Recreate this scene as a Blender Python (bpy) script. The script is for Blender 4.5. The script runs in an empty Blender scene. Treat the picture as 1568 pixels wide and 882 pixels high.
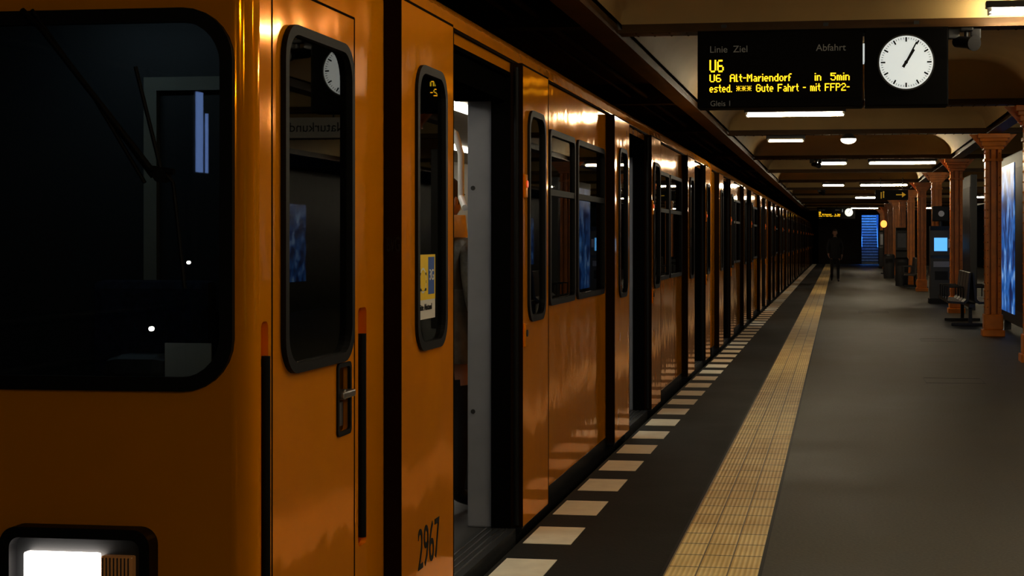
import bpy, bmesh, math, random
from mathutils import Vector, Matrix
random.seed(4)
S=bpy.context.scene
COL=S.collection
D=bpy.data
S.view_settings.view_transform='Standard'
S.view_settings.exposure=0.10
S.view_settings.gamma=0.88

# ---------------------------------------------------------------- materials
def newmat(name):
    m=D.materials.new(name); m.use_nodes=True
    nt=m.node_tree; b=nt.nodes['Principled BSDF']
    return m,nt,b
def mat(name,col,rough=0.5,metal=0.0,emit=None,es=0.0,coat=0.0,spec=0.5,var=0.0,vscale=8.0,bump=0.0,bscale=20.0):
    m,nt,b=newmat(name)
    b.inputs['Base Color'].default_value=(*col,1); b.inputs['Roughness'].default_value=rough
    b.inputs['Metallic'].default_value=metal; b.inputs['Coat Weight'].default_value=coat
    b.inputs['Coat Roughness'].default_value=0.06; b.inputs['Specular IOR Level'].default_value=spec
    if emit: 
        b.inputs['Emission Color'].default_value=(*emit,1); b.inputs['Emission Strength'].default_value=es
    tc=nt.nodes.new('ShaderNodeTexCoord')
    if var>0:
        n=nt.nodes.new('ShaderNodeTexNoise'); n.inputs['Scale'].default_value=vscale; n.inputs['Detail'].default_value=6
        r=nt.nodes.new('ShaderNodeValToRGB')
        r.color_ramp.elements[0].position=0.3; r.color_ramp.elements[1].position=0.7
        r.color_ramp.elements[0].color=(*[c*(1-var) for c in col],1); r.color_ramp.elements[1].color=(*[min(1,c*(1+var)) for c in col],1)
        nt.links.new(tc.outputs['Object'],n.inputs['Vector']); nt.links.new(n.outputs['Fac'],r.inputs['Fac']); nt.links.new(r.outputs['Color'],b.inputs['Base Color'])
    if bump>0:
        n2=nt.nodes.new('ShaderNodeTexNoise'); n2.inputs['Scale'].default_value=bscale; n2.inputs['Detail'].default_value=3
        bp=nt.nodes.new('ShaderNodeBump'); bp.inputs['Strength'].default_value=bump; bp.inputs['Distance'].default_value=0.02
        nt.links.new(tc.outputs['Object'],n2.inputs['Vector']); nt.links.new(n2.outputs['Fac'],bp.inputs['Height']); nt.links.new(bp.outputs['Normal'],b.inputs['Normal'])
    return m
def glassmat(name,tint,ior=1.6,rough=0.01):
    m=D.materials.new(name); m.use_nodes=True; nt=m.node_tree; nt.nodes.clear()
    o=nt.nodes.new('ShaderNodeOutputMaterial'); mx=nt.nodes.new('ShaderNodeMixShader'); t=nt.nodes.new('ShaderNodeBsdfTransparent')
    g=nt.nodes.new('ShaderNodeBsdfGlossy'); f=nt.nodes.new('ShaderNodeFresnel')
    t.inputs['Color'].default_value=(*tint,1); g.inputs['Roughness'].default_value=rough; f.inputs['IOR'].default_value=ior
    nt.links.new(f.outputs[0],mx.inputs[0]); nt.links.new(t.outputs[0],mx.inputs[1]); nt.links.new(g.outputs[0],mx.inputs[2]); nt.links.new(mx.outputs[0],o.inputs[0])
    return m

def paintmat():
    m,nt,b=newmat('orange_paint')
    b.inputs['Roughness'].default_value=0.09; b.inputs['Metallic'].default_value=0.27
    b.inputs['Specular IOR Level'].default_value=0.12
    b.inputs['Specular Tint'].default_value=(1,0.58,0.08,1)
    b.inputs['Coat Weight'].default_value=0.14; b.inputs['Coat Roughness'].default_value=0.02; b.inputs['Coat IOR'].default_value=1.4
    tc=nt.nodes.new('ShaderNodeTexCoord')
    n=nt.nodes.new('ShaderNodeTexNoise'); n.inputs['Scale'].default_value=2.0; n.inputs['Detail'].default_value=8
    r=nt.nodes.new('ShaderNodeValToRGB'); r.color_ramp.elements[0].position=0.25; r.color_ramp.elements[1].position=0.7
    r.color_ramp.elements[0].color=(0.95,0.335,0.002,1); r.color_ramp.elements[1].color=(1.0,0.375,0.003,1)
    nt.links.new(tc.outputs['Object'],n.inputs['Vector']); nt.links.new(n.outputs['Fac'],r.inputs['Fac']); nt.links.new(r.outputs['Color'],b.inputs['Base Color'])
    mp=nt.nodes.new('ShaderNodeMapping'); mp.inputs['Scale'].default_value=(1,1.5,1.0)
    n2=nt.nodes.new('ShaderNodeTexNoise'); n2.inputs['Scale'].default_value=1.8; n2.inputs['Detail'].default_value=2.0
    bp=nt.nodes.new('ShaderNodeBump'); bp.inputs['Strength'].default_value=0.30; bp.inputs['Distance'].default_value=0.02
    nt.links.new(tc.outputs['Object'],mp.inputs['Vector']); nt.links.new(mp.outputs[0],n2.inputs['Vector']); nt.links.new(n2.outputs['Fac'],bp.inputs['Height'])
    nt.links.new(bp.outputs['Normal'],b.inputs['Normal']); nt.links.new(bp.outputs['Normal'],b.inputs['Coat Normal'])
    return m

def asphalt(name,c0,c1,rough):
    m,nt,b=newmat(name)
    tc=nt.nodes.new('ShaderNodeTexCoord')
    n=nt.nodes.new('ShaderNodeTexNoise'); n.inputs['Scale'].default_value=0.8; n.inputs['Detail'].default_value=10; n.inputs['Roughness'].default_value=0.68
    f=nt.nodes.new('ShaderNodeTexNoise'); f.inputs['Scale'].default_value=60; f.inputs['Detail'].default_value=4
    ad=nt.nodes.new('ShaderNodeMath'); ad.operation='MULTIPLY_ADD'; ad.inputs[1].default_value=0.45
    mu=nt.nodes.new('ShaderNodeMath'); mu.operation='MULTIPLY'; mu.inputs[1].default_value=0.6
    r=nt.nodes.new('ShaderNodeValToRGB'); r.color_ramp.elements[0].position=0.38; r.color_ramp.elements[1].position=0.68
    r.color_ramp.elements[0].color=(*c0,1); r.color_ramp.elements[1].color=(*c1,1)
    L=nt.links.new
    L(tc.outputs['Object'],n.inputs['Vector']); L(tc.outputs['Object'],f.inputs['Vector'])
    L(n.outputs['Fac'],mu.inputs[0]); L(f.outputs['Fac'],ad.inputs[0]); L(mu.outputs[0],ad.inputs[2]); L(ad.outputs[0],r.inputs['Fac']); L(r.outputs['Color'],b.inputs['Base Color'])
    b.inputs['Specular IOR Level'].default_value=0.3
    mr=nt.nodes.new('ShaderNodeMapRange'); mr.inputs['From Min'].default_value=0.35; mr.inputs['From Max'].default_value=0.65; mr.inputs['To Min'].default_value=rough-0.04; mr.inputs['To Max'].default_value=rough+0.05
    L(n.outputs['Fac'],mr.inputs['Value']); L(mr.outputs[0],b.inputs['Roughness'])
    bp=nt.nodes.new('ShaderNodeBump'); bp.inputs['Strength'].default_value=0.3; bp.inputs['Distance'].default_value=0.004
    L(f.outputs['Fac'],bp.inputs['Height']); L(bp.outputs['Normal'],b.inputs['Normal'])
    return m

def tactile():
    m,nt,b=newmat('tactile_tile'); L=nt.links.new
    tc=nt.nodes.new('ShaderNodeTexCoord'); sp=nt.nodes.new('ShaderNodeSeparateXYZ'); L(tc.outputs['Object'],sp.inputs[0])
    def math_(op,a=None,bv=None):
        n=nt.nodes.new('ShaderNodeMath'); n.operation=op
        if a is not None: L(a,n.inputs[0])
        if bv is not None: n.inputs[1].default_value=bv
        return n
    rx=math_('MULTIPLY',sp.outputs['X'],2*math.pi/0.0231); rs=math_('SINE',rx.outputs[0])
    jy=math_('MULTIPLY',sp.outputs['Y'],1/0.28); jf=math_('FRACT',jy.outputs[0]); jl=math_('LESS_THAN',jf.outputs[0],0.05)
    jx=math_('ADD',sp.outputs['X'],0.773); jx2=math_('MULTIPLY',jx.outputs[0],1/0.1387); jx3=math_('FRACT',jx2.outputs[0]); jl2=math_('LESS_THAN',jx3.outputs[0],0.05)
    mx=nt.nodes.new('ShaderNodeMath'); mx.operation='MAXIMUM'; L(jl.outputs[0],mx.inputs[0]); L(jl2.outputs[0],mx.inputs[1])
    fy=math_('FLOOR',jy.outputs[0]); fx=math_('FLOOR',jx2.outputs[0]); cb=nt.nodes.new('ShaderNodeCombineXYZ'); L(fx.outputs[0],cb.inputs[0]); L(fy.outputs[0],cb.inputs[1])
    wn=nt.nodes.new('ShaderNodeTexWhiteNoise'); L(cb.outputs[0],wn.inputs['Vector'])
    n=nt.nodes.new('ShaderNodeTexNoise'); n.inputs['Scale'].default_value=3; n.inputs['Detail'].default_value=8; L(tc.outputs['Object'],n.inputs['Vector'])
    av=nt.nodes.new('ShaderNodeMath'); av.operation='MULTIPLY_ADD'; L(wn.outputs['Value'],av.inputs[0]); av.inputs[1].default_value=0.22; 
    sb=math_('SUBTRACT',n.outputs['Fac'],0.1); L(sb.outputs[0],av.inputs[2])
    r=nt.nodes.new('ShaderNodeValToRGB'); r.color_ramp.elements[0].position=0.3; r.color_ramp.elements[1].position=0.7
    r.color_ramp.elements[0].color=(0.80,0.57,0.21,1); r.color_ramp.elements[1].color=(1.0,0.79,0.37,1); L(av.outputs[0],r.inputs['Fac'])
    rm=nt.nodes.new('ShaderNodeMapRange'); rm.inputs['From Min'].default_value=-1; rm.inputs['To Min'].default_value=0.86; L(rs.outputs[0],rm.inputs['Value'])
    mixa=nt.nodes.new('ShaderNodeMix'); mixa.data_type='RGBA'; mixa.blend_type='MULTIPLY'; mixa.inputs[0].default_value=1
    L(r.outputs['Color'],mixa.inputs[6]); L(rm.outputs[0],mixa.inputs[7])
    mixb=nt.nodes.new('ShaderNodeMix'); mixb.data_type='RGBA'; L(mx.outputs[0],mixb.inputs[0]); L(mixa.outputs[2],mixb.inputs[6]); mixb.inputs[7].default_value=(0.20,0.13,0.06,1)
    L(mixb.outputs[2],b.inputs['Base Color']); b.inputs['Roughness'].default_value=0.5
    bp=nt.nodes.new('ShaderNodeBump'); bp.inputs['Strength'].default_value=0.3; bp.inputs['Distance'].default_value=0.003
    L(rs.outputs[0],bp.inputs['Height']); L(bp.outputs['Normal'],b.inputs['Normal'])
    return m
def admat(name='backlit_advert',es=0.8):
    m,nt,b=newmat(name); L=nt.links.new
    tc=nt.nodes.new('ShaderNodeTexCoord'); n=nt.nodes.new('ShaderNodeTexNoise'); n.inputs['Scale'].default_value=2.6; n.inputs['Detail'].default_value=5
    r=nt.nodes.new('ShaderNodeValToRGB'); e=r.color_ramp.elements
    e[0].position=0.40; e[0].color=(0.005,0.02,0.10,1); e[1].position=0.74; e[1].color=(0.45,0.70,0.95,1)
    k=e.new(0.55); k.color=(0.03,0.16,0.50,1)
    L(tc.outputs['Object'],n.inputs['Vector']); L(n.outputs['Fac'],r.inputs['Fac']); L(r.outputs['Color'],b.inputs['Emission Color']); b.inputs['Emission Strength'].default_value=es
    b.inputs['Base Color'].default_value=(0.02,0.03,0.06,1); b.inputs['Roughness'].default_value=0.3
    return m

M={}
M['orange']=paintmat()
M['leafedge']=mat('shaded_edge_seam_brown',(0.016,0.007,0.002),0.9,spec=0.03)  # shade on the orange leaf edges put into the colour; also seam lines
M['rubber']=mat('black_rubber',(0.006,0.006,0.007),0.55,spec=0.2)
M['matt']=mat('matt_black_trim',(0.004,0.004,0.004),0.95,spec=0.0)
M['black']=mat('black_plastic',(0.005,0.005,0.006),0.5,spec=0.25)
M['housing']=mat('board_housing_black',(0.003,0.003,0.0035),0.6,spec=0.08)
M['dkgrey']=mat('dark_grey_metal',(0.03,0.032,0.035),0.5)
M['grey']=mat('grey_panel',(0.25,0.265,0.31),0.6,var=0.1,vscale=4,spec=0.15)
M['steel']=mat('brushed_steel',(0.55,0.55,0.56),0.3,1.0)
M['white']=mat('white_enamel',(0.8,0.8,0.78),0.4)
M['intwall']=mat('interior_laminate',(0.34,0.31,0.24),0.5,var=0.08)
M['intfloor']=mat('interior_floor',(0.05,0.05,0.05),0.5,var=0.2)
M['seat']=mat('seat_fabric',(0.02,0.025,0.05),0.8,var=0.6,vscale=40)
M['glass']=glassmat('train_glass',(0.50,0.54,0.54),1.9)
M['cabglass']=glassmat('cab_side_glass',(0.45,0.48,0.45),2.2)
M['wsglass']=glassmat('windscreen_glass',(0.70,0.73,0.74),1.55)
M['intlight']=mat('interior_lamp',(1,1,1),0.5,emit=(1,0.93,0.8),es=6.5)
M['cabfill']=mat('cab_fill_glow',(1,1,1),0.5,emit=(0.6,0.85,1.0),es=5.0)  # glow panel added out of view to lift the dark cab interior
M['headlamp']=mat('headlamp_glow',(1,1,1),0.3,emit=(1,0.90,0.80),es=9)
M['amber']=mat('amber_lens',(0.30,0.12,0.03),0.2,emit=(0.5,0.2,0.05),es=0.12)
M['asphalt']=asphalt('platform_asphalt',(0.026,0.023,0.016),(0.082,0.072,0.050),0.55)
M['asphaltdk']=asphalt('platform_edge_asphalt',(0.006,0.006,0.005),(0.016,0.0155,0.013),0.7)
M['stripe']=mat('edge_marking_paint',(0.95,0.88,0.72),0.6,var=0.06,vscale=9)
M['tactile']=tactile()
M['concrete']=mat('track_concrete',(0.03,0.028,0.025),0.9,var=0.3,bump=0.3)
M['vault']=mat('ceiling_plaster',(0.54,0.39,0.17),0.7,var=0.08,vscale=1.5)
M['dkceil']=mat('tunnel_ceiling_paint',(0.022,0.013,0.005),0.8,var=0.3,vscale=1.2)
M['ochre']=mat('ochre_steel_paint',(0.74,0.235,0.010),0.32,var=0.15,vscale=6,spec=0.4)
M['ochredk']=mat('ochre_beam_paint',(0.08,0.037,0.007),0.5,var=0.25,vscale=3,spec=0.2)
M['tile']=mat('wall_tile',(0.06,0.065,0.055),0.4,var=0.2,vscale=2)
M['tube']=mat('fluorescent_tube',(1,1,1),0.5,emit=(1,0.86,0.60),es=125)
M['tubefill']=mat('fluorescent_tube_fill',(1,1,1),0.5,emit=(1,0.84,0.55),es=70)  # weaker glow for the added fill tube over the near car
M['tubedim']=mat('fluorescent_tube_dim',(1,1,1),0.5,emit=(1,0.80,0.5),es=9)
M['globe']=mat('globe_lamp_glass',(1,1,1),0.5,emit=(1,0.85,0.6),es=10)
M['led']=mat('amber_led',(0.9,0.5,0.02),0.5,emit=(1,0.66,0.02),es=1.5)
M['dimtext']=mat('grey_lettering',(0.16,0.15,0.13),0.6,emit=(0.3,0.28,0.22),es=0.12)
M['clock']=mat('clock_face',(0.7,0.74,0.74),0.5,emit=(0.85,0.92,0.9),es=0.60)
M['ad']=admat()
M['addim']=admat('dim_backlit_advert',0.35)
M['screen']=mat('machine_screen',(0.1,0.4,0.8),0.3,emit=(0.12,0.42,0.8),es=1.2)
M['bluelamp']=mat('blue_stair_lamp',(0.3,0.6,1),0.5,emit=(0.16,0.50,1.0),es=230)
M['bluestreak']=mat('blue_streak_glow',(0.2,0.4,1),0.5,emit=(0.30,0.48,1.0),es=4.5)  # glow for the added panel that gives the windscreen its blue streak
M['stairs']=mat('stair_stone',(0.45,0.50,0.55),0.5,var=0.2)
M['stairnose']=mat('stair_nosing',(0.03,0.035,0.04),0.5)
M['bluewall']=mat('blue_enamel_wall',(0.12,0.30,0.55),0.4)
M['yellow']=mat('yellow_print',(0.95,0.68,0.01),0.5)
M['blue']=mat('blue_print',(0.03,0.12,0.5),0.5)
M['redlamp']=mat('red_button_lamp',(0.5,0.03,0.01),0.3,emit=(1,0.12,0.02),es=0.5)
M['orangelamp']=mat('orange_signal_lamp',(1,0.4,0.1),0.3,emit=(1,0.30,0.06),es=2.5)
M['skin']=mat('skin',(0.45,0.25,0.17),0.55)
M['hair']=mat('dark_hair',(0.03,0.02,0.013),0.6)
M['coat']=mat('dark_coat',(0.012,0.012,0.014),0.8)
M['trouser']=mat('dark_trousers',(0.010,0.011,0.015),0.85)
M['shoe']=mat('black_shoe',(0.01,0.01,0.01),0.4)
M['beige']=mat('beige_hood',(0.80,0.64,0.42),0.9)
M['jacket']=mat('dark_jacket',(0.10,0.088,0.065),0.4,var=0.5,vscale=10,bump=0.8,bscale=12)
M['wood']=mat('dark_bench_slats',(0.03,0.028,0.025),0.45)
M['paper']=mat('paper',(0.75,0.80,0.82),0.8)
M['signyellow']=mat('sign_yellow',(0.5,0.3,0.03),0.5,emit=(1,0.6,0.05),es=0.25)

# ---------------------------------------------------------------- helpers
def empty(name,loc=(0,0,0)):
    e=D.objects.new(name,None); e.location=loc; e.empty_display_size=0.3; COL.objects.link(e); return e
def obj(name,me,parent=None):
    o=D.objects.new(name,me); COL.objects.link(o)
    if parent: o.parent=parent
    return o
class MB:
    def __init__(s): s.v=[];s.f=[];s.m=[];s.sm=[];s.mats=[]
    def mi(s,m):
        m=M[m] if isinstance(m,str) else m
        if m not in s.mats: s.mats.append(m)
        return s.mats.index(m)
    def add(s,vs,fs,m,smooth=False):
        o=len(s.v); i=s.mi(m); s.v+= [tuple(v) for v in vs]
        for f in fs: s.f.append([a+o for a in f]); s.m.append(i); s.sm.append(smooth)
    def box(s,x0,x1,y0,y1,z0,z1,m):
        vs=[(x,y,z) for z in(z0,z1) for y in(y0,y1) for x in(x0,x1)]
        s.add(vs,[(0,2,3,1),(4,5,7,6),(0,1,5,4),(2,6,7,3),(0,4,6,2),(1,3,7,5)],m)
    def bbox(s,x0,x1,y0,y1,z0,z1,m,b=0.01):
        bm=bmesh.new(); bmesh.ops.create_cube(bm,size=1)
        for v in bm.verts: v.co=Vector(((x0+x1)/2+v.co.x*(x1-x0),(y0+y1)/2+v.co.y*(y1-y0),(z0+z1)/2+v.co.z*(z1-z0)))
        bmesh.ops.bevel(bm,geom=bm.edges[:],offset=b,segments=2,affect='EDGES',profile=0.6)
        bm.verts.index_update()
        s.add([v.co[:] for v in bm.verts],[[v.index for v in f.verts] for f in bm.faces],m); bm.free()
    def cyl(s,p0,p1,r,m,n=14,r2=None,cap=True):
        p0=Vector(p0);p1=Vector(p1); r2=r if r2 is None else r2
        d=(p1-p0).normalized(); a=d.orthogonal().normalized(); b=d.cross(a)
        vs=[]
        for p,q in((p0,r),(p1,r2)):
            for k in range(n):
                t=2*math.pi*k/n; vs.append(p+a*math.cos(t)*q+b*math.sin(t)*q)
        s.add(vs,[(k,(k+1)%n,n+(k+1)%n,n+k) for k in range(n)],m,True)
        if cap: s.add(vs,[list(range(n))[::-1],list(range(n,2*n))],m)
    def path(s,pts,r,m,n=10):
        for a,b in zip(pts[:-1],pts[1:]): s.cyl(a,b,r,m,n)
        for p in pts[1:-1]: s.sph(p,(r,r,r),m,8,6)
    def sph(s,c,rad,m,nu=16,nv=10,fn=None):
        vs=[];fs=[]
        for j in range(nv+1):
            ph=math.pi*j/nv
            for i in range(nu):
                th=2*math.pi*i/nu; p=[math.sin(ph)*math.cos(th),math.sin(ph)*math.sin(th),math.cos(ph)]
                if fn: p=fn(p)
                vs.append((c[0]+p[0]*rad[0],c[1]+p[1]*rad[1],c[2]+p[2]*rad[2]))
        for j in range(nv):
            for i in range(nu):
                fs.append((j*nu+i,(j+1)*nu+i,(j+1)*nu+(i+1)%nu,j*nu+(i+1)%nu))
        s.add(vs,fs,m,True)
    def build(s,name,parent=None):
        me=D.meshes.new(name); me.from_pydata(s.v,[],s.f)
        for m in s.mats: me.materials.append(m)
        me.polygons.foreach_set('material_index',s.m); me.polygons.foreach_set('use_smooth',s.sm)
        me.update(); return obj(name,me,parent)

def rr(u0,u1,v0,v1,r,n=7):
    pts=[]
    for cx,cy,a0 in((u1-r,v0+r,-90),(u1-r,v1-r,0),(u0+r,v1-r,90),(u0+r,v0+r,180)):
        for k in range(n+1):
            a=math.radians(a0+90*k/n); pts.append((cx+r*math.cos(a),cy+r*math.sin(a)))
    return pts
def rect(u0,u1,v0,v1): return [(u0,v0),(u1,v0),(u1,v1),(u0,v1)]
def plate_mesh(splines,th):
    cu=D.curves.new('tmp','CURVE'); cu.dimensions='2D'; cu.fill_mode='BOTH'; cu.extrude=th/2
    for pts in splines:
        sp=cu.splines.new('POLY'); sp.points.add(len(pts)-1)
        for i,p in enumerate(pts): sp.points[i].co=(p[0],p[1],0,1)
        sp.use_cyclic_u=True
    ob=D.objects.new('tmp',cu); COL.objects.link(ob)
    dg=bpy.context.evaluated_depsgraph_get(); me=D.meshes.new_from_object(ob.evaluated_get(dg))
    vs=[v.co[:] for v in me.vertices]; fs=[list(p.vertices) for p in me.polygons]
    D.objects.remove(ob); D.curves.remove(cu); D.meshes.remove(me)
    return vs,fs
def side(mb,splines,x,th,m,slope=0.0,y0=0.0):      # plate lying in a plane of constant X ; (u,v)=(Y,Z)
    vs,fs=plate_mesh(splines,th); mb.add([(x+w-(u-y0)*slope,u,v) for u,v,w in vs],fs,m)
def front(mb,splines,y,th,m):     # plate in a plane of constant Y ; (u,v)=(X,Z)
    vs,fs=plate_mesh(splines,th); mb.add([(u,y+w,v) for u,v,w in vs],fs,m)
def text(name,body,loc,size,m,parent=None,rot=(90,0,0),ext=0.001,bold=0.0,align='LEFT',sx=1.0,sh=0.0):
    cu=D.curves.new(name,'FONT'); cu.body=body; cu.size=size; cu.extrude=ext; cu.offset=bold; cu.align_x=align; cu.shear=sh
    cu.materials.append(M[m]); o=D.objects.new(name,cu); o.location=loc; o.rotation_euler=[math.radians(a) for a in rot]; o.scale=(sx,1,1)
    COL.objects.link(o)
    if parent: o.parent=parent
    return o

# dot-matrix lettering for the LED display (real small LED squares)
FONT={
'A':'01110,10001,10001,11111,10001,10001,10001','U':'10001,10001,10001,10001,10001,10001,01110','6':'01110,10000,10000,11110,10001,10001,01110',
'M':'10001,11011,10101,10101,10001,10001,10001','G':'01110,10001,10000,10111,10001,10001,01110','F':'11111,10000,10000,11110,10000,10000,10000',
'P':'11110,10001,10001,11110,10000,10000,10000','2':'01110,10001,00001,00110,01000,10000,11111','5':'11111,10000,11110,00001,00001,10001,01110',
'a':'0000,0000,0110,0001,0111,1001,0111','b':'1000,1000,1110,1001,1001,1001,1110','d':'0001,0001,0111,1001,1001,1001,0111','e':'0000,0000,0110,1001,1111,1000,0110',
'f':'011,100,100,110,100,100,100','g':'0000,0000,0111,1001,0111,0001,0110','h':'1000,1000,1110,1001,1001,1001,1001','i':'1,0,1,1,1,1,1','l':'10,10,10,10,10,10,11',
'm':'00000,00000,11010,10101,10101,10101,10101','n':'0000,0000,1110,1001,1001,1001,1001','o':'0000,0000,0110,1001,1001,1001,0110','r':'000,000,101,110,100,100,100',
's':'0000,0000,0111,1000,0110,0001,1110','t':'010,010,111,010,010,010,001','u':'0000,0000,1001,1001,1001,1001,0111','.':'0,0,0,0,0,0,1','-':'000,000,000,111,000,000,000',
'*':'00000,10101,01110,11111,01110,10101,00000',' ':'000,000,000,000,000,000,000'}
def led(mb,s,x0,x1,z0,h,y,m='led',bold=True):
    cols=[]
    for ch in s:
        g=FONT[ch].split(','); w=len(g[0])
        for c in range(w): cols.append(([g[r][c]=='1' for r in range(7)],ch=='*'))
        cols.append(([False]*7,False))
    px=(x1-x0)/(len(cols)-1); pz=h/7
    for i,(c,thin) in enumerate(cols):
        for r in range(7):
            if c[r]:
                xa=x0+i*px; zb=z0+(6-r)*pz; wx=px*(0.8 if thin else 1.30)
                mb.box(xa,xa+wx,y-0.001,y,zb+0.06*pz,zb+(0.75 if thin else 0.98)*pz,m)

# ---------------------------------------------------------------- train
XS=-1.65; XF=-4.25; XC=(XS+XF)/2; LEAF=-1.585
def windowed(mb,y0,y1,z0,z1,r,x,fw=0.03,gm='glass',div=None,slope=0.0):
    side(mb,[rr(y0,y1,z0,z1,r),rr(y0+fw,y1-fw,z0+fw,z1-fw,max(r-fw*0.6,0.01))],x,0.03,'rubber')
    side(mb,[rr(y0+fw-.004,y1-fw+.004,z0+fw-.004,z1-fw+.004,max(r-fw*0.6,0.01))],x-0.004,0.004,gm,slope,y0)
    if div: mb.box(x-0.01,x+0.012,y0+fw,y1-fw,div-0.018,div+0.018,'rubber')

def build_car(name,y0,L,doors,cab):
    E=empty(name,(0,y0,0)); H=0.73
    wins=[]
    for c,c2 in zip(doors[:-1],doors[1:]):
        a=c+1.80; b=c2-1.68
        wd=(b-a-0.10)
        wins+=[(a,a+wd*0.43),(a+wd*0.43+0.10,b)]
    if not cab: wins.append((doors[-1]+1.68,L-0.30))
    ys=0.065 if cab else 0.0
    out=[(ys,0.08)]
    for c in doors: out+=[(c-H,0.08),(c-H,2.33),(c+H,2.33),(c+H,0.08)]
    out+=[(L,0.08),(L,2.42),(ys,2.42)]
    holes=[rr(a,b,1.12,2.13,0.06) for a,b in wins]
    if cab:
        holes+=[rr(0.25,0.92,1.10,2.15,0.10),rr(0.075,0.135,0.20,1.26,0.02),rr(1.02,1.12,0.43,1.26,0.02),rr(0.785,0.915,0.85,1.075,0.02)]
    mb=MB(); side(mb,[out]+holes,XS-0.01,0.02,'orange')
    prev=ys
    for c in doors+[None]:
        e=(c-H) if c else L
        mb.box(XS-0.05,XS+0.005,prev,e,-0.06,0.08,'black'); prev=(c+H) if c else 0
    mb.box(XF+0.1,XS-0.06,0.1,L-0.1,-0.25,-0.02,'black')
    side(mb,[rect(0,L,-0.2,2.42)]+[rr(a,b,1.12,2.13,0.06) for a,b in wins],XF+0.01,0.02,'intwall')
    mb.build('side_panel',E)
    prof=[(-1.64,2.40),(-1.655,2.425),(-1.665,2.47),(-1.70,2.515),(-1.76,2.555),(-1.9,2.62),(-2.2,2.70),(XC,2.76)]
    prof=prof+[(2*XC-x,z) for x,z in prof[-2::-1]]
    mb=MB(); n=len(prof)
    vs=[(x,0.0 if not cab else 0.03,z) for x,z in prof]+[(x,L,z) for x,z in prof]
    mb.add(vs,[(i,i+1,n+i+1,n+i) for i in range(n-1)],'orange',True)
    mb.add(vs,[list(range(n))],'orange'); mb.add(vs,[list(range(n,2*n))],'dkgrey')
    mb.box(XS-0.005,XS+0.012,ys,L,2.395,2.41,'leafedge')
    for k in range(4):
        yy=2+k*4; mb.bbox(XC-0.5,XC+0.5,yy,yy+1.2,2.74,2.82,'dkgrey',0.02)
    mb.build('roof',E)
    mb=MB()
    mb.box(XF+0.03,XS-0.02,0.3 if not cab else 1.35,L-0.05,-0.02,0.03,'intfloor')
    mb.box(XF+0.03,XS-0.12,0.05,L-0.05,2.36,2.39,'intwall')
    for xx in (XC-0.55,XC+0.55): mb.box(xx-0.05,xx+0.05,1.8,L-0.6,2.33,2.36,'intlight')
    mb.box(XF+0.03,XS-0.06,L-0.05,L-0.02,-0.02,2.39,'intwall')
    if cab: 
        mb.box(XF+0.03,XS-0.06,1.30,1.34,-0.02,2.39,'dkgrey')
        mb.box(-2.55,-2.50,1.27,1.30,0.1,2.1,'intwall'); mb.box(-1.98,-1.93,1.27,1.30,0.1,2.1,'intwall'); mb.box(-2.5,-1.98,1.27,1.30,2.05,2.1,'intwall')
        mb.box(-2.9,-2.4,0.7,0.8,2.32,2.35,'cabfill')
        mb.bbox(XF+0.1,XS-0.08,0.05,0.50,0.55,1.0,'black',0.03)
        mb.bbox(-2.7,-2.25,0.85,1.25,0.45,0.55,'seat',0.03); mb.bbox(-2.7,-2.25,1.16,1.25,0.55,1.35,'seat',0.03)
        mb.box(-1.925,-1.785,0.035,0.04,1.08,1.20,'paper')
        mb.bbox(-2.14,-1.93,0.06,0.22,1.0,1.16,'dkgrey',0.05)
        mb.cyl((-1.97,0.05,1.24),(-1.97,0.04,1.24),0.007,'intlight'); mb.cyl((-1.92,0.2,1.43),(-1.92,0.19,1.43),0.005,'intlight')
        mb.box(XF+0.1,XS-0.05,0.02,1.3,0.0,0.03,'black')
    else: mb.box(XF+0.03,XS-0.06,0.02,0.05,-0.02,2.39,'intwall')
    for c,c2 in list(zip(doors[:-1],doors[1:])):
        a=c+H+0.95;b=c2-H-0.12
        for sx in (-1,1):
            xa=XC+sx*1.27; xb=XC+sx*0.80
            lo,hi=min(xa,xb),max(xa,xb)
            mb.bbox(lo,hi,a,b,0.40,0.50,'seat',0.03)
            mb.bbox(min(xa,xa-sx*0.08),max(xa,xa-sx*0.08),a,b,0.52,1.0,'seat',0.03)
            mb.box(lo,hi-0.0,a+0.05,b-0.05,0.03,0.38,'dkgrey')
    for c in doors:
        for q in (-1,1):
            ye=c+q*(H+0.02)
            mb.bbox(-1.875,-1.745,min(ye,ye+q*0.06),max(ye,ye+q*0.06),0.03,2.30,'grey',0.008)
            y1_=c+q*(H-0.006); y2_=c+q*(H+0.03)
            mb.box(-1.745,XS+0.003,min(y1_,y2_),max(y1_,y2_),0.03,2.335,'matt')
            for zz in (0.62,1.76): mb.cyl((-1.845,ye+q*0.01-0.012,zz),(-1.845,ye-0.003,zz),0.012,'dkgrey')
            yl=ye+q*0.30
            mb.path([(-1.90,ye+q*0.05,1.66),(-1.98,yl,1.72),(-1.98,yl,1.95),(-2.01,yl,2.06),(-2.08,yl,2.11),(-2.3,yl,2.13),(-2.3,yl,2.36)],0.017,'white')
        mb.box(-1.93,XS-0.018,c-H,c+H,2.20,2.33,'matt'); mb.box(XS-0.02,XS+0.002,c-H,c+H,2.325,2.345,'matt')
        mb.box(-1.80,XS+0.03,c-H+0.0,c+H,-0.05,0.032,'dkgrey')
        for k in range(4): mb.box(XS-0.12+k*0.035,XS-0.112+k*0.035,c-H+0.02,c+H-0.02,0.032,0.036,'steel')
        mb.cyl((XC,c,0.03),(XC,c,2.36),0.018,'white')
    mb.build('interior',E)
    mb=MB()
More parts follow.
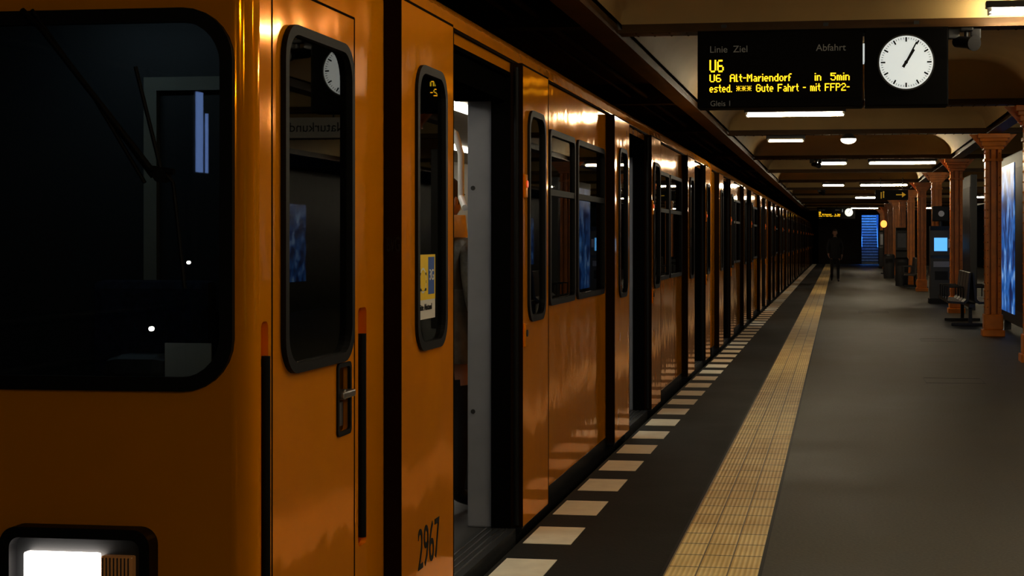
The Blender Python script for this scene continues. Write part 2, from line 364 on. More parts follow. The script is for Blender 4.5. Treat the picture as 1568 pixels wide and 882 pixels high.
    for c in doors:
        for s_,a,b in ((-1,c-1.55,c-H),(1,c+H,c+1.47)):
            wa,wb=(a+0.20,b-0.155) if s_<0 else (a+0.13,b-0.135)
            side(mb,[rect(a+0.012,b-0.012,0.04,2.38),rr(wa,wb,1.07,2.17,0.11)],LEAF-0.02,0.04,'orange')
            for y_ in (a,b-0.012): mb.box(XS+0.004,LEAF+0.001,y_,y_+0.012,0.04,2.38,'leafedge')
            mb.box(XS+0.004,LEAF-0.002,a,b,2.38,2.392,'leafedge')
            mb.box(XS+0.004,LEAF-0.002,a,b,0.03,0.04,'black')
            windowed(mb,wa,wb,1.07,2.17,0.11,LEAF-0.002,0.032)
            ye=b if s_<0 else a
            mb.cyl((LEAF-0.03,ye,0.05),(LEAF-0.03,ye,2.37),0.014,'rubber')
            if s_>0:
                for zz in (1.78,1.02):
                    mb.bbox(LEAF,LEAF+0.012,a+0.03,a+0.085,zz-0.07,zz+0.05,'orange',0.004)
                    mb.cyl((LEAF+0.008,a+0.057,zz),(LEAF+0.018,a+0.057,zz),0.018,'redlamp' if zz>1.5 else 'dkgrey')
    mb.build('door_leaves',E)
    mb=MB()
    for a,b in wins: windowed(mb,a-0.004,b+0.004,1.116,2.134,0.06,XS+0.002,0.035,div=1.77)
    if cab: windowed(mb,0.24,0.93,1.09,2.155,0.11,XS+0.002,0.03,'cabglass',slope=0.0075)
    mb.build('side_windows',E)
    if cab:
        mb=MB(); yf=0.0
        xl=-1.71; xr=2*XC+1.71
        gl=rr(xr+0.01,-1.715,1.08,2.145,0.14)
        front(mb,[rect(xr,xl,-0.35,2.42),gl],yf+0.01,0.02,'orange')
        front(mb,[rr(xr,-1.700,1.065,2.16,0.15),rr(xr+0.04,-1.738,1.105,2.12,0.12)],yf-0.004,0.03,'rubber')
        front(mb,[rr(xr+0.03,-1.73,1.10,2.125,0.12)],yf,0.005,'wsglass')
        for sgn in (1,-1):
            pts=[]
            for k in range(9):
                a=math.radians(90*k/8); pts.append((-1.71+0.06*math.sin(a),0.065-0.065*math.cos(a)))
            if sgn<0: pts=[(2*XC-x,y) for x,y in pts]
            vs=[(x,y,-0.2) for x,y in pts]+[(x,y,2.42) for x,y in pts]
            mb.add(vs,[(k,k+1,9+k+1,9+k) for k in range(8)],'orange',True)
        mb.build('cab_front',E)
        mb=MB()
        for xa,xb,flip in ((-2.385,-1.93,0),(2*XC+1.93,2*XC+2.385,1)):
            front(mb,[rr(xa,xb,0.43,0.675,0.05),rr(xa+0.03,xb-0.03,0.46,0.645,0.03)],-0.03,0.06,'rubber')
            front(mb,[rr(xa+0.02,xb-0.02,0.45,0.655,0.03)],-0.008,0.01,'dkgrey')
            if not flip:
                mb.bbox(xa+0.065,xa+0.290,-0.045,-0.012,0.475,0.600,'headlamp',0.008)
                mb.bbox(xa+0.300,xa+0.395,-0.04,-0.012,0.475,0.595,'amber',0.006)
                for k in range(8): mb.box(xa+0.305+k*0.011,xa+0.308+k*0.011,-0.043,-0.04,0.48,0.59,'dkgrey')
            else:
                mb.bbox(xb-0.290,xb-0.065,-0.045,-0.012,0.475,0.600,'headlamp',0.008)
                mb.bbox(xb-0.395,xb-0.300,-0.04,-0.012,0.475,0.595,'amber',0.006)
        mb.build('headlights',E)
        mb=MB()
        mb.path([(-2.33,-0.03,2.16),(-2.26,-0.045,2.10),(-1.93,-0.05,1.70),(-1.86,-0.05,1.69)],0.009,'black')
        mb.path([(-2.30,-0.03,2.16),(-2.10,-0.045,1.90),(-1.95,-0.045,1.66)],0.006,'black')
        mb.path([(-1.98,-0.04,1.99),(-1.90,-0.05,1.70),(-1.865,-0.045,1.66),(-1.835,-0.035,1.36)],0.006,'black')
        mb.path([(-2.07,-0.03,1.86),(-1.93,-0.032,1.68)],0.010,'rubber')
        mb.cyl((-1.90,-0.06,1.68),(-1.90,-0.02,1.68),0.02,'black')
        mb.build('windscreen_wiper',E)
        mb=MB()
        mb.box(XS-0.06,XS-0.05,0.03,0.145,0.18,1.28,'orange'); mb.box(XS-0.06,XS-0.05,1.0,1.14,0.40,1.28,'orange')
        for a,b in((0.07,0.14),(1.015,1.125)):
            for y_ in(a,b): mb.box(XS-0.05,XS-0.018,y_-0.003,y_+0.003,0.2,1.26,'orange')
        mb.cyl((XS+0.004,0.105,0.10),(XS+0.004,0.105,1.16),0.013,'rubber'); mb.cyl((XS+0.004,1.055,0.46),(XS+0.004,1.055,1.17),0.014,'rubber')
        for y_ in(0.105,1.055):
            for z_ in (1.14,0.5): mb.cyl((XS-0.05,y_,z_),(XS+0.004,y_,z_),0.012,'rubber')
        for y_ in(0.165,0.975): mb.box(XS-0.004,XS+0.0015,y_-0.004,y_+0.004,0.10,2.26,'leafedge')
        mb.box(XS-0.004,XS+0.0015,0.165,0.975,2.255,2.263,'leafedge')
        side(mb,[rr(0.775,0.925,0.84,1.085,0.02),rr(0.79,0.91,0.855,1.07,0.015)],XS+0.002,0.01,'rubber')
        mb.box(XS-0.05,XS-0.045,0.77,0.93,0.84,1.09,'rubber')
        mb.bbox(XS-0.01,XS+0.022,0.80,0.925,0.965,0.99,'steel',0.006); mb.cyl((XS-0.045,0.84,0.978),(XS+0.01,0.84,0.978),0.018,'steel')
        mb.box(XS-0.02,XS-0.01,0.82,0.88,0.87,0.95,'steel')
        mb.build('cab_door_fittings',E)
        mb=MB()
        c=doors[0]; a=c-1.55+0.20
        X=LEAF+0.001
        mb.box(X,X+0.001,a+0.035,a+0.30,1.19,1.44,'white'); mb.box(X+0.001,X+0.0015,a+0.035,a+0.30,1.265,1.44,'yellow')
        mb.box(X+0.0015,X+0.002,a+0.19,a+0.285,1.285,1.43,'blue')
        mb.cyl((X+0.001,a+0.11,1.34),(X+0.0022,a+0.11,1.34),0.05,'white'); mb.cyl((X+0.0022,a+0.11,1.34),(X+0.0026,a+0.11,1.34),0.042,'yellow')
        for k in range(3): mb.box(X+0.0015,X+0.0022,a+0.06,a+0.16,1.30+k*0.03,1.31+k*0.03,'black')
        mb.build('window_sticker',E)
        text('sticker_text','Bitte Abstand',(X+0.002,a+0.05,1.225),0.035,'black',E,(90,0,90))
        text('sticker_digits','3G',(X+0.003,a+0.20,1.34),0.06,'white',E,(90,0,90))
        text('car_number','2967',(LEAF+0.001,c-1.31,0.235),0.225,'black',E,(90,0,90),bold=0.0,sx=0.74)
        text('operator_lettering','BVG',(XS+0.012,c-1.551,1.455),0.075,'black',E,(90,0,0),sx=0.36,bold=0.001)
    return E

c1=build_car('subway_train_car',4.35,16.2,[2.88,8.53,14.15],True)
c2=build_car('subway_train_car',20.95,16.2,[2.05,7.67,13.32],False)
for k in range(4):
    e=empty('subway_train_car',(0,20.95+16.6*(k+1),0))
    for ch in c2.children:
        o=D.objects.new(ch.name.split('.')[0],ch.data); COL.objects.link(o); o.parent=e
for k in range(5):
    mb=MB()
    y=20.55+16.6*k
    for j in range(6): mb.box(XF+0.35-0.03*(j%2),XS-0.35+0.03*(j%2),y+0.003+j*0.066,y+0.066+j*0.066,0.02,2.3,'rubber')
    mb.build('gangway_bellows')

# ---------------------------------------------------------------- station shell
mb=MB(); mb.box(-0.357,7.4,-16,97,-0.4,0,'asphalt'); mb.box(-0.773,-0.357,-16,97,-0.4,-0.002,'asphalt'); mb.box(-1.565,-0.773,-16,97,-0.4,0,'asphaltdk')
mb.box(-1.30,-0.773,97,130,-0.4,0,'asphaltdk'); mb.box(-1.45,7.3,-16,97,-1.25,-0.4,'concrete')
mb.build('floor')
mb=MB(); mb.box(-4.98,-1.47,-15.9,129.9,-1.3,-1.25,'concrete'); mb.box(7.32,9.98,-15.9,96.9,-1.3,-1.25,'concrete')
for x in (-3.67,-2.23,7.9,9.3): mb.box(x-0.035,x+0.035,-15.9,96.9,-1.25,-1.1,'steel')
mb.build('track_bed')
mb=MB(); mb.box(-0.773,-0.357,-15,96.9,-0.002,0.004,'tactile'); mb.box(-0.79,-0.775,-15,96.9,-0.001,0.001,'rubber'); mb.box(-0.355,-0.34,-15,96.9,-0.001,0.001,'rubber')
mb.build('tactile_paving_strip')
mb=MB(); y=7.74-0.84*24
while y<96: mb.box(-1.54,-1.30,y,y+0.46,0.0,0.003,'stripe'); y+=0.84
mb.build('platform_edge_marking')
mb=MB()
for x,y,w,l in ((0.9,17,0.6,0.6),(2.0,14,0.7,0.9),(1.2,24,0.5,0.5),(0.4,33,0.6,0.6)):
    for a in (0,1):
        mb.box(x+a*w,x+a*w+0.008,y,y+l,0,0.002,'black'); mb.box(x,x+w,y+a*l,y+a*l+0.012,0,0.002,'black')
mb.build('floor_hatch')

mb=MB(); mb.box(-5.1,-5.0,-16,130,-1.3,4,'concrete')
for z in(0.4,0.7,1.0,2.7): mb.cyl((-4.95,-15.9,z),(-4.95,129.9,z),0.03,'dkgrey',8)
for k in range(20): mb.box(-5.0,-4.9,-14+k*7,-13.7+k*7,-1.2,3.4,'intwall')
mb.build('wall_left')
E=empty('streak_reflection_panel',(-4.76,-2.75,0)); mb=MB(); mb.bbox(-0.12,0.02,-0.16,0.16,1.85,2.75,'black',0.02); mb.box(0.02,0.03,-0.02,0.10,2.0,2.6,'bluestreak'); mb.box(0.02,0.03,-0.12,-0.08,2.0,2.45,'bluestreak')  # glowing blue panel added behind the camera to reflect in the windscreen
mb.cyl((-0.06,0,-1.249),(-0.06,0,1.87),0.04,'dkgrey'); mb.bbox(-0.16,0.04,-0.1,0.1,-1.249,-1.18,'dkgrey',0.01); mb.build('streak_panel',E)
mb=MB(); mb.box(10,10.1,-16,97,-1.3,4,'tile')
for k in range(16): mb.box(9.97,9.998,-12+k*7,-8.5+k*7,0.4,2.4,'addim' if k%2 else 'dkgrey')  # alternate panels backlit, added to reflect in the train windows
mb.build('wall_right')
mb=MB(); mb.box(-5.1,10.1,-16.1,-16,-1.3,4,'tile'); mb.build('wall_back')
mb=MB(); mb.box(-5.1,-1.3,130,130.1,-1.3,4,'concrete'); mb.build('wall_tunnel_end')
mb=MB()
mb.box(-1.2,1.36,97,97.2,-0.4,4,'dkceil'); mb.box(2.35,10.1,97,97.2,-1.3,4,'dkceil'); mb.box(1.36,2.35,97,97.2,2.95,4,'dkceil')
mb.build('wall_end')
mb=MB()
for k in range(18):
    mb.box(1.32,2.38,97.22+k*0.3,97.52+k*0.3,0.0,0.17*(k+1),'stairs'); mb.box(1.34,2.36,97.21+k*0.3,97.22+k*0.3,0.17*(k+1)-0.06,0.17*(k+1),'stairnose')
for x in (1.38,2.32): mb.cyl((x,97.3,1.0),(x,102.5,4.0),0.025,'steel')
mb.build('exit_stairs')
mb=MB(); mb.box(1.2,1.30,97.2,103,-0.3,5.5,'bluewall'); mb.box(2.4,2.5,97.2,103,-0.3,5.5,'bluewall'); mb.box(1.2,2.5,102.7,102.8,2.9,5.5,'bluewall'); mb.box(1.2,2.5,97.2,102.7,5.5,5.6,'bluewall')
mb.build('wall_stairwell')
mb=MB(); mb.cyl((1.5,98.4,5.3),(2.2,98.4,5.3),0.05,'bluelamp');mb.cyl((1.5,100.4,5.3),(2.2,100.4,5.3),0.05,'bluelamp'); mb.build('stairwell_lamp')

# ceiling
beams=[-15.8,-8.3,-1.3,5.7,12.75,20.1,25.4,33.2,39.8,46.8,53.8,60.8,67.8,74.8,81.8,88.8,97]
mb=MB()
def vault(xl,xr,y0,y1,m,base=3.22,h=0.42,cove=0.75,n=22):
    xs=[xl+(xr-xl)*(0.5-0.5*math.cos(math.pi*i/n)) for i in range(n+1)]; ys=[y0+(y1-y0)*(0.5-0.5*math.cos(math.pi*i/n)) for i in range(n+1)]
    vs=[]
    for y_ in ys:
        for x_ in xs:
            d=max(0,min(x_-xl,xr-x_,y_-y0,y1-y_)); t=min(d/cove,1); vs.append((x_,y_,base+h*math.sqrt(max(0,1-(1-t)**2))))
    mb.add(vs,[(j*(n+1)+i,j*(n+1)+i+1,(j+1)*(n+1)+i+1,(j+1)*(n+1)+i) for j in range(n) for i in range(n)],m,True)
for a,b in zip(beams[:-1],beams[1:]):
    vault(-1.72,2.25,a+0.03,b-0.03,'vault'); vault(2.47,6.6,a+0.03,b-0.03,'vault')
mb.box(-5.0,-1.72,-16,130,3.45,3.5,'dkceil'); mb.box(6.6,10,-16,97,3.3,3.35,'dkceil'); mb.box(-1.72,-1.2,97,130,3.3,3.35,'dkceil')
mb.box(-5.1,10.1,-16,97.2,3.9,4.0,'dkceil'); mb.box(-5.1,-1.2,97.2,130,3.9,4.0,'dkceil')
mb.build('ceiling')
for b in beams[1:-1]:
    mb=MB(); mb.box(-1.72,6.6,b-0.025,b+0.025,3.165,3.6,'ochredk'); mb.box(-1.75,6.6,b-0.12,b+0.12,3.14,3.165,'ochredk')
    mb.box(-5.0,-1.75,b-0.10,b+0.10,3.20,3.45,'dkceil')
    for k in range(60):
        x=-1.6+k*0.135
        for s_ in(-1,1):
            if b<34: mb.sph((x,b+s_*0.085,3.14),(0.012,0.012,0.009),'ochredk',6,4)
    mb.build('ceiling_beam')
mb=MB()
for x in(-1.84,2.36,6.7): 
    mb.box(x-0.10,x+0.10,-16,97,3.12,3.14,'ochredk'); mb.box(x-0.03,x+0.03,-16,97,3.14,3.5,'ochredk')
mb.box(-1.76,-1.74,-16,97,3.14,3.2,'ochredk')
mb.cyl((-2.4,-16,3.3),(-2.4,97,3.3),0.03,'dkceil'); mb.cyl((-2.6,-16,3.3),(-2.6,97,3.3),0.02,'dkceil')
mb.build('ceiling_girder')

# columns
def column(x,y,rowname='steel_column'):
    mb=MB()
    mb.bbox(x-0.17,x+0.17,y-0.17,y+0.17,0,0.10,'ochre',0.01)
    mb.bbox(x-0.145,x+0.145,y-0.145,y+0.145,0.10,0.34,'ochre',0.02)
    mb.box(x-0.035,x+0.035,y-0.11,y+0.11,0.3,2.95,'ochre'); mb.box(x-0.11,x+0.11,y-0.03,y+0.03,0.3,2.95,'ochre')
    for sx in(-1,1):
        mb.box(min(x+sx*0.10,x+sx*0.12),max(x+sx*0.10,x+sx*0.12),y-0.11,y+0.11,0.3,2.95,'ochre')
        for sy in (-1,1):
            mb.box(min(x+sx*0.065,x+sx*0.12),max(x+sx*0.065,x+sx*0.12),min(y+sy*0.105,y+sy*0.12),max(y+sy*0.105,y+sy*0.12),0.3,2.95,'ochre')
        if y<60:
            for k in range(20):
                z=0.45+k*0.125
                for q in (-0.09,0.09):
                    mb.sph((x+q,y-0.121,z),(0.013,0.010,0.013),'ochre',6,4); mb.sph((x-0.121,y+q,z),(0.010,0.013,0.013),'ochre',6,4)
    for k,(w,z0,z1) in enumerate(((0.14,2.70,2.74),(0.15,2.88,2.93),(0.18,2.93,3.0),(0.21,3.0,3.05),(0.24,3.05,3.12))):
        mb.bbox(x-w,x+w,y-w,y+w,z0,z1,'ochre',0.006)
    for sx in(-1,1):
        vs=[(x+sx*0.12,y-0.02,2.85),(x+sx*0.12,y-0.02,3.12),(x+sx*0.36,y-0.02,3.12),(x+sx*0.12,y+0.02,2.85),(x+sx*0.12,y+0.02,3.12),(x+sx*0.36,y+0.02,3.12)]
        mb.add(vs,[(0,1,2),(3,5,4),(0,2,5,3),(0,3,4,1),(1,4,5,2)],'ochre')
    mb.build(rowname)
for b in beams[1:-1]: column(2.36,b)

# fluorescent fixtures
def tube(x0,x1,y,z,m='tube'):
    mb=MB(); mb.bbox(x0-0.03,x1+0.03,y-0.05,y+0.05,z+0.03,z+0.085,'dkgrey',0.01); mb.cyl((x0,y,z),(x1,y,z),0.021,m,10)
    for x in (x0,x1): mb.box(x-0.015,x+0.015,y-0.02,y+0.02,z-0.02,z+0.04,'white')
    mb.build('fluorescent_lamp')
ZT=3.05
tube(-1.14,0.06,-8.3,ZT); tube(0.9,2.1,-1.3,ZT,); tube(0.9,2.1,5.7,ZT); tube(-0.9,0.3,5.7,ZT,'tubefill')  # half-strength tube is added out of view to brighten the near train side
tube(1.13,2.30,12.42,3.215)
tube(-1.14,0.06,20.1,ZT); tube(-1.10,-0.55,25.4,ZT,'tubedim')
for b in (33.2,46.8): tube(-0.45,0.15,b,ZT); tube(0.62,1.95,b,ZT)
for b in (60.8,81.8): tube(0.62,1.95,b,ZT)
for b in (-1.3,5.7,12.75,20.1,33.2,46.8,60.8,81.8): tube(4.2,5.4,b,ZT)  # second row over the right half, added to light the train side
mb=MB(); mb.sph((0.15,25.2,3.05),(0.12,0.12,0.07),'globe'); mb.cyl((0.15,25.2,3.06),(0.15,25.2,3.14),0.13,'dkgrey',20,0.06); mb.build('globe_ceiling_lamp')

# ---------------------------------------------------------------- departure board
def board(y,detail=True):
    E=empty('departure_board',(0,y,0))
    mb=MB()
    mb.bbox(-1.10,0.185,-0.12,0.12,2.53,3.13,'housing',0.01)
    mb.bbox(0.20,0.835,-0.12,0.12,2.53,3.13,'housing',0.01)
    mb.box(-1.10,0.835,-0.10,0.10,3.10,3.14,'housing')
    mb.box(-1.08,0.165,-0.126,-0.121,2.60,3.09,'housing')
    for x in(-0.9,-0.1,0.6): mb.box(x-0.02,x+0.02,-0.02,0.02,3.12,3.2,'dkgrey')
    mb.box(0.186,0.199,-0.10,0.10,2.88,3.02,'clock')
    mb.build('housing',E)
    mb=MB(); cx,cz,R=0.515,2.865,0.205
    mb.cyl((cx,-0.12,cz),(cx,-0.135,cz),R+0.012,'dkgrey',48); mb.cyl((cx,-0.134,cz),(cx,-0.138,cz),R,'clock',48)
    for k in range(60):
        a=math.radians(6*k); l=0.035 if k%5==0 else 0.016; w=0.006 if k%5==0 else 0.002
        r0=R-0.012-l; r1=R-0.012; s,c=math.sin(a),math.cos(a)
        vs=[(cx+s*r+c*q,-0.1395,cz+c*r-s*q) for r,q in((r0,-w),(r0,w),(r1,w),(r1,-w))]; mb.add(vs,[(0,1,2,3)],'black')
    for ang,ln,w0,w1 in((32,0.115,0.011,0.008),(27,0.175,0.008,0.005)):
        a=math.radians(ang); s,c=math.sin(a),math.cos(a)
        vs=[(cx+s*r+c*q,-0.141-0.001*(ln>0.15),cz+c*r-s*q) for r,q in((-0.045,-w0),(-0.045,w0),(ln,w1),(ln,-w1))]; mb.add(vs,[(0,1,2,3)],'black')
    mb.cyl((cx,-0.138,cz),(cx,-0.145,cz),0.014,'black')
    mb.build('clock',E)
    yt=-0.128
    text('label_line','Linie  Ziel',(-1.005,yt,2.965),0.075,'dimtext',E)
    text('label_departure','Abfahrt',(-0.175,yt,2.965),0.075,'dimtext',E)
    mb=MB()
    led(mb,'U6',-1.005,-0.895,2.81,0.098,yt)
    led(mb,'U6',-1.005,-0.915,2.733,0.06,yt)
    led(mb,'Alt-Mariendorf',-0.845,-0.365,2.733,0.06,yt)
    led(mb,'in  5min',-0.185,0.082,2.733,0.06,yt)
    led(mb,'ested. *** Gute Fahrt - mit FFP2-',-1.005,0.082,2.652,0.06,yt)
    mb.build('led_lettering',E)
    text('label_platform','Gleis 1',(-1.00,yt,2.545),0.06,'dimtext',E)
    return E
board(12.7); board(83.0)

def cctv(x,y,z=3.14):
    E=empty('security_camera',(x,y,z)); mb=MB()
    mb.bbox(-0.05,0.05,-0.05,0.05,-0.03,0.0,'black',0.01); mb.cyl((0,0,-0.02),(0,0,-0.10),0.018,'black')
    mb.cyl((-0.07,0.05,-0.10),(0.03,-0.10,-0.13),0.045,'black',16); mb.cyl((0.03,-0.10,-0.13),(0.05,-0.135,-0.137),0.055,'black',16,0.06)
    mb.bbox(-0.14,-0.05,0.0,0.09,-0.08,-0.0,'dkgrey',0.01); mb.bbox(0.03,0.11,-0.02,0.06,-0.09,0.0,'black',0.01)
    mb.build('camera_body',E)
cctv(0.98,12.69,3.138); cctv(-0.45,33.1,3.138); cctv(-0.55,53.7,3.138)

E=empty('exit_direction_sign',(1.45,45.0,0)); mb=MB(); mb.bbox(-0.45,0.45,-0.04,0.04,2.58,2.86,'black',0.01)
mb.cyl((-0.3,0,2.85),(-0.3,0,3.2),0.012,'dkgrey'); mb.cyl((0.3,0,2.85),(0.3,0,3.2),0.012,'dkgrey')
mb.box(0.12,0.34,-0.046,-0.041,2.71,2.74,'signyellow'); mb.add([(0.28,-0.046,2.80),(0.28,-0.046,2.65),(0.39,-0.046,2.725)],[(0,1,2)],'signyellow')
mb.sph((-0.22,-0.045,2.80),(0.025,0.004,0.025),'signyellow',8,6); mb.box(-0.235,-0.205,-0.046,-0.041,2.64,2.77,'signyellow'); mb.box(-0.30,-0.27,-0.046,-0.041,2.62,2.80,'signyellow')
mb.build('panel',E)
E=empty('station_name_sign',(3.4,19.6,0)); mb=MB(); mb.bbox(-0.85,0.85,-0.03,0.03,2.78,3.04,'paper',0.01)
for x in(-0.6,0.6): mb.cyl((x,0,3.03),(x,0,3.25),0.012,'dkgrey'); 
mb.box(-0.6,-0.58,0,0.5,3.2,3.22,'dkgrey'); mb.box(0.58,0.6,0,0.5,3.2,3.22,'dkgrey')
mb.build('panel',E); text('lettering','Naturkundemuseum',(-0.78,-0.034,2.86),0.17,'black',E)

def lightbox(y0,m):
    E=empty('advert_lightbox',(0,y0,0)); mb=MB()
    mb.bbox(2.72,2.86,0,4.6,0.16,2.85,'dkgrey',0.02); mb.box(2.705,2.72,2.35,4.4,0.32,2.70,m); mb.box(2.715,2.72,0.1,2.2,0.4,2.6,'black')
    for y in(0.3,4.1): mb.box(2.74,2.84,y-0.06,y+0.06,0,0.2,'dkgrey')
    mb.build('cabinet',E)
lightbox(23.3,'ad'); lightbox(34.2,'addim')

def bench(x,y):
    E=empty('platform_bench',(x,y,0)); mb=MB()
    for k in range(4):
        for s_ in (-1,1):
            yy=k*0.62-0.93
            pts=[(s_*0.42,0.47),(s_*0.40,0.44),(s_*0.14,0.42),(s_*0.09,0.47),(s_*0.04,0.92),(s_*0.015,0.93),(s_*0.05,0.44),(s_*0.12,0.385),(s_*0.40,0.40)]
            n=len(pts); vs=[(p,yy-0.27,q) for p,q in pts]+[(p,yy+0.27,q) for p,q in pts]
            mb.add(vs,[(i,(i+1)%n,n+(i+1)%n,n+i) for i in range(n)],'wood'); mb.add(vs,[list(range(n)),list(range(n,2*n))],'wood')
            mb.path([(s_*0.10,yy+0.295,0.42),(s_*0.10,yy+0.295,0.66),(s_*0.38,yy+0.295,0.66),(s_*0.38,yy+0.295,0.42)],0.012,'dkgrey',8)
    mb.box(-0.05,0.05,-1.3,1.3,0.33,0.39,'dkgrey')
    for yy in(-0.9,0.9):
        mb.box(-0.03,0.03,yy-0.03,yy+0.03,0.04,0.35,'dkgrey'); mb.bbox(-0.32,0.32,yy-0.05,yy+0.05,0,0.05,'dkgrey',0.01)
    mb.build('seats',E)
bench(2.25,29.2); bench(2.36,50.3)

def machine(x,y,name='ticket_machine',h=1.80,w=0.5,scr=True):
    E=empty(name,(x,y,0)); mb=MB()
    mb.bbox(-w/2-0.03,w/2+0.03,-0.28,0.28,0,0.12,'black',0.01)
    pts=[(-0.24,0.1),(-0.24,1.05),(-0.17,1.12),(-0.17,h-0.1),(-0.24,h),(0.24,h),(0.24,0.1)]
    n=len(pts); vs=[(-w/2,p,q) for p,q in pts]+[(w/2,p,q) for p,q in pts]
    mb.add(vs,[(i,(i+1)%n,n+(i+1)%n,n+i) for i in range(n)]+[list(range(n)),list(range(n,2*n))],'dkgrey')
    if scr:
        mb.box(-0.16,0.14,-0.185,-0.172,1.22,1.53,'screen'); mb.box(0.16,0.22,-0.185,-0.172,1.3,1.5,'steel')
        mb.box(-0.15,0.15,-0.25,-0.238,0.55,0.75,'black'); mb.box(-0.18,0.18,-0.25,-0.238,0.85,0.98,'grey')
    else: mb.box(-w/2+0.05,w/2-0.05,-0.185,-0.172,1.2,h-0.2,'grey')
    mb.build('cabinet',E)
machine(2.36,38.2); machine(2.20,57.5,'information_pillar',1.9,0.4,False); machine(2.30,83,'vending_machine',1.95,0.5,False)
E=empty('emergency_call_box',(2.42,38.7,0)); mb=MB(); mb.bbox(-0.22,0.16,-0.09,0.09,1.92,2.28,'black',0.02); mb.cyl((-0.02,-0.092,2.10),(-0.02,-0.096,2.10),0.07,'white',20); mb.cyl((-0.03,0,0),(-0.03,0,1.95),0.035,'dkgrey'); mb.build('box',E)
def bin_(x,y):
    mb=MB(); mb.cyl((x,y,0.0),(x,y,0.85),0.2,'dkgrey',20,0.22); mb.cyl((x,y,0.85),(x,y,0.92),0.23,'black',20,0.18); mb.box(x-0.14,x+0.14,y-0.235,y-0.19,0.66,0.76,'black'); mb.build('litter_bin')
bin_(2.0,52.2); bin_(1.9,62)
mb=MB(); mb.sph((1.92,70,2.15),(0.14,0.14,0.16),'orangelamp'); mb.cyl((1.92,70,0),(1.92,70,2.05),0.03,'dkgrey'); mb.bbox(1.8,2.04,69.9,70.1,0,0.05,'dkgrey',0.01); mb.build('signal_lamp_post')

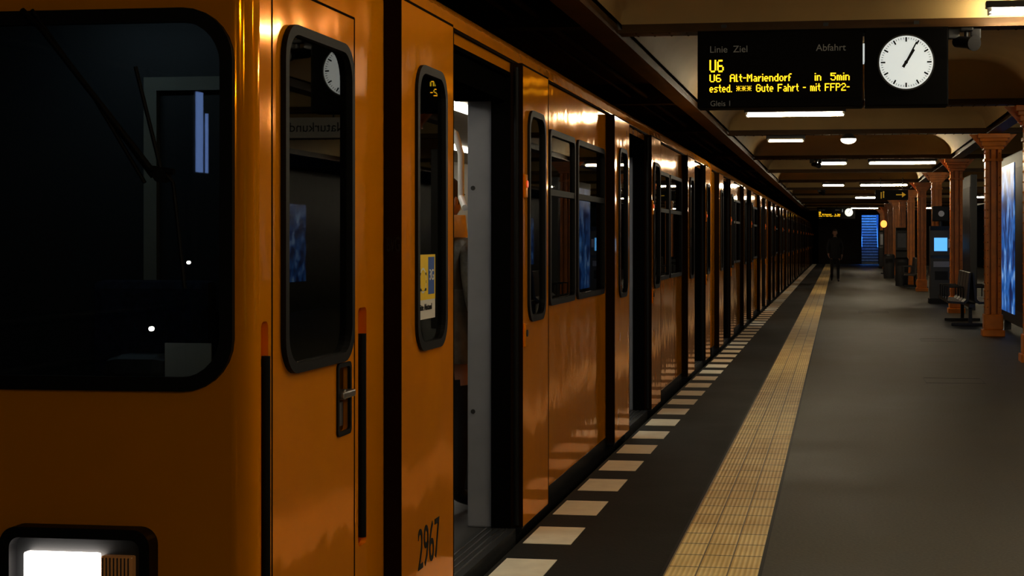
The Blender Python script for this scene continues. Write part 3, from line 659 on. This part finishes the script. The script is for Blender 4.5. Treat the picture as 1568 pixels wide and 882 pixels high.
# ---------------------------------------------------------------- people
def person(name,loc,rotz,H,pose,cols,hood=False):
    E=empty(name,loc); E.rotation_euler=(0,0,rotz)
    J=[];R=[];Ed=[]
    def j(p,r,par=None):
        J.append(p);R.append(r if isinstance(r,tuple) else (r,r)); i=len(J)-1
        if par is not None: Ed.append((par,i))
        return i
    pel=j((0,0,0.96),(0.145,0.115)); sp=j((0,0,1.13),(0.14,0.11),pel); ch=j((0,0.0,1.33),(0.165,0.12),sp)
    nb=j((0,0.01,1.47),(0.075,0.07),ch); nk=j((0,-0.005,1.55),(0.052,0.052),nb); j((0,-0.015,1.62),(0.05,0.05),nk)
    hands=[]
    for s_ in(1,-1):
        k='L' if s_>0 else 'R'
        el,wr=pose['arm'+k]
        sh=j((s_*0.175,0.0,1.425),(0.068,0.068),ch); e=j((s_*el[0],el[1],el[2]),0.05,sh); w=j((s_*wr[0],wr[1],wr[2]),0.033,e)
        d=(Vector((s_*wr[0],wr[1],wr[2]))-Vector((s_*el[0],el[1],el[2]))).normalized()
        wv=Vector((s_*wr[0],wr[1],wr[2])); pm=wv+d*0.075; p_=j(tuple(pm),(0.030,0.022),w)
        fwd=Vector((0,-1,0)); fwd=(fwd-d*fwd.dot(d)).normalized()
        hands.append((wv,d,fwd,s_))
        for t,ln in((-0.028,0.062),(-0.010,0.078),(0.010,0.083),(0.028,0.074)):
            b0=pm+fwd*t+d*0.025; curl=Vector((-s_,0,0))
            a=j(tuple(b0),0.009,p_); a2=j(tuple(b0+d*ln*0.5+curl*0.008),0.0085,a); j(tuple(b0+d*ln+curl*0.028),0.007,a2)
        tb=wv+d*0.035+fwd*0.025; a=j(tuple(tb),0.011,p_); a2=j(tuple(tb+d*0.03+fwd*0.022),0.010,a); j(tuple(tb+d*0.06+fwd*0.028),0.008,a2)
        kn,an,to=pose['leg'+k]
        hp=j((s_*0.09,0,0.90),(0.095,0.098),pel); kk=j((s_*0.10,kn[0],kn[1]),0.062,hp); aa=j((s_*0.10,an[0],an[1]),0.045,kk); j((s_*0.105,to[0],to[1]),(0.045,0.035),aa)
    me=D.meshes.new('body'); me.from_pydata(J,Ed,[]); ob=obj('body_tmp',me)
    ob.modifiers.new('skin','SKIN'); sk=me.skin_vertices[0].data
    for i,r in enumerate(R): sk[i].radius=r; sk[i].use_root=(i==0)
    ss=ob.modifiers.new('sub','SUBSURF'); ss.levels=2; ss.render_levels=2
    dg=bpy.context.evaluated_depsgraph_get(); m2=D.meshes.new_from_object(ob.evaluated_get(dg)); D.objects.remove(ob)
    m2.materials.clear()
    for c in(cols['top'],cols['legs'],'shoe','skin'): m2.materials.append(M[c])
    for p in m2.polygons:
        c=p.center; p.use_smooth=True; mi=0
        if c.z<0.93: mi=1
        if c.z<0.10: mi=2
        if c.z>1.535: mi=3
        for wv,d,fwd,s_ in hands:
            if (c-wv).dot(d)>0.0 and (c-wv).length<0.24: mi=3
            elif (c-wv).length<0.3 and abs(c.x)>0.185 and c.z>0.75 and (c-wv).dot(d)<=0: mi=0
        p.material_index=mi
    ob=obj('body',m2,E)
    mb=MB(); n=24; prof=[(0.170,0.130,1.20),(0.172,0.132,1.05),(0.185,0.145,0.92),(0.195,0.155,0.80)]
    vs=[(a*math.cos(2*math.pi*k/n),b*math.sin(2*math.pi*k/n),z) for a,b,z in prof for k in range(n)]
    mb.add(vs,[(q*n+k,q*n+(k+1)%n,(q+1)*n+(k+1)%n,(q+1)*n+k) for q in range(3) for k in range(n)],cols['top'],True)
    mb.cyl((0,0.01,1.46),(0,0.005,1.54),0.085,cols['top'],20,0.075,cap=False)
    if hood: 
        mb.sph((0,0.09,1.53),(0.15,0.11,0.11),'beige'); mb.cyl((0,0.0,1.46),(0,0.0,1.60),0.125,'beige',20,0.11,cap=False)
    mb.build('coat',E)
    mb=MB()
    def hs(p):
        x,y,z=p
        if z<0: 
            x*=1+0.28*z; 
            if y<0: y*=1+0.06*z
            else: y*=1+0.35*z
        if y<-0.2: y=y*0.93
        return [x,y,z]
    c=(0,-0.015,1.685)
    mb.sph(c,(0.076,0.096,0.118),'skin',28,20,hs)
    def hairf(p):
        x,y,z=p
        if y<-0.35 and z<0.45: return [x*0.85,y*0.8,z*0.8]
        if z<-0.45: return [x*0.8,y*0.8,-0.45]
        return [x,y,z]
    mb.sph((0,-0.008,1.698),(0.083,0.101,0.118),'hair',28,20,hairf)
    mb.sph((0,-0.112,1.672),(0.013,0.018,0.024),'skin',10,8)
    for s_ in(1,-1):
        mb.sph((s_*0.076,0.0,1.675),(0.010,0.02,0.032),'skin',10,8)
        mb.sph((s_*0.030,-0.098,1.692),(0.013,0.008,0.008),'white',10,6); mb.sph((s_*0.030,-0.105,1.692),(0.006,0.004,0.006),'black',8,6)
        mb.box(s_*0.030-0.017,s_*0.030+0.017,-0.106,-0.098,1.711,1.716,'hair')
    mb.sph((0,-0.098,1.632),(0.024,0.008,0.008),'beige',10,6)
    mb.build('head',E)
    E.scale=(H/1.80,)*3
    return E
walk={'armL':((0.25,0.10,1.17),(0.24,0.02,0.93)),'armR':((0.25,-0.01,1.16),(0.23,-0.16,0.96)),
      'legL':((-0.14,0.52),(-0.20,0.10),(-0.37,0.042)),'legR':((0.03,0.50),(0.26,0.14),(0.13,0.045))}
stand={'armL':((0.235,0.03,1.15),(0.225,-0.05,0.91)),'armR':((0.235,0.03,1.15),(0.225,-0.05,0.91)),
      'legL':((-0.02,0.51),(0.02,0.09),(-0.15,0.04)),'legR':((-0.02,0.51),(0.02,0.09),(-0.15,0.04))}
person('walking_passenger',(-0.13,56.8,0.0),0.05,1.84,walk,{'top':'coat','legs':'trouser'})
person('standing_passenger',(-2.12,8.50,0.03),math.radians(150),1.80,stand,{'top':'jacket','legs':'trouser'},True)

# ---------------------------------------------------------------- world & camera
w=D.worlds.new('World'); S.world=w; w.use_nodes=True
w.node_tree.nodes['Background'].inputs[0].default_value=(0.9,0.8,0.6,1); w.node_tree.nodes['Background'].inputs[1].default_value=0.0
cam=D.cameras.new('camera'); co=D.objects.new('camera',cam); COL.objects.link(co)
co.location=(0,0,1.5); co.rotation_euler=(math.radians(90),0,math.radians(8.5))
cam.sensor_width=36; cam.lens=56.25; cam.shift_x=-0.0855; cam.shift_y=-0.0478; cam.clip_start=0.05; cam.clip_end=300
S.camera=co
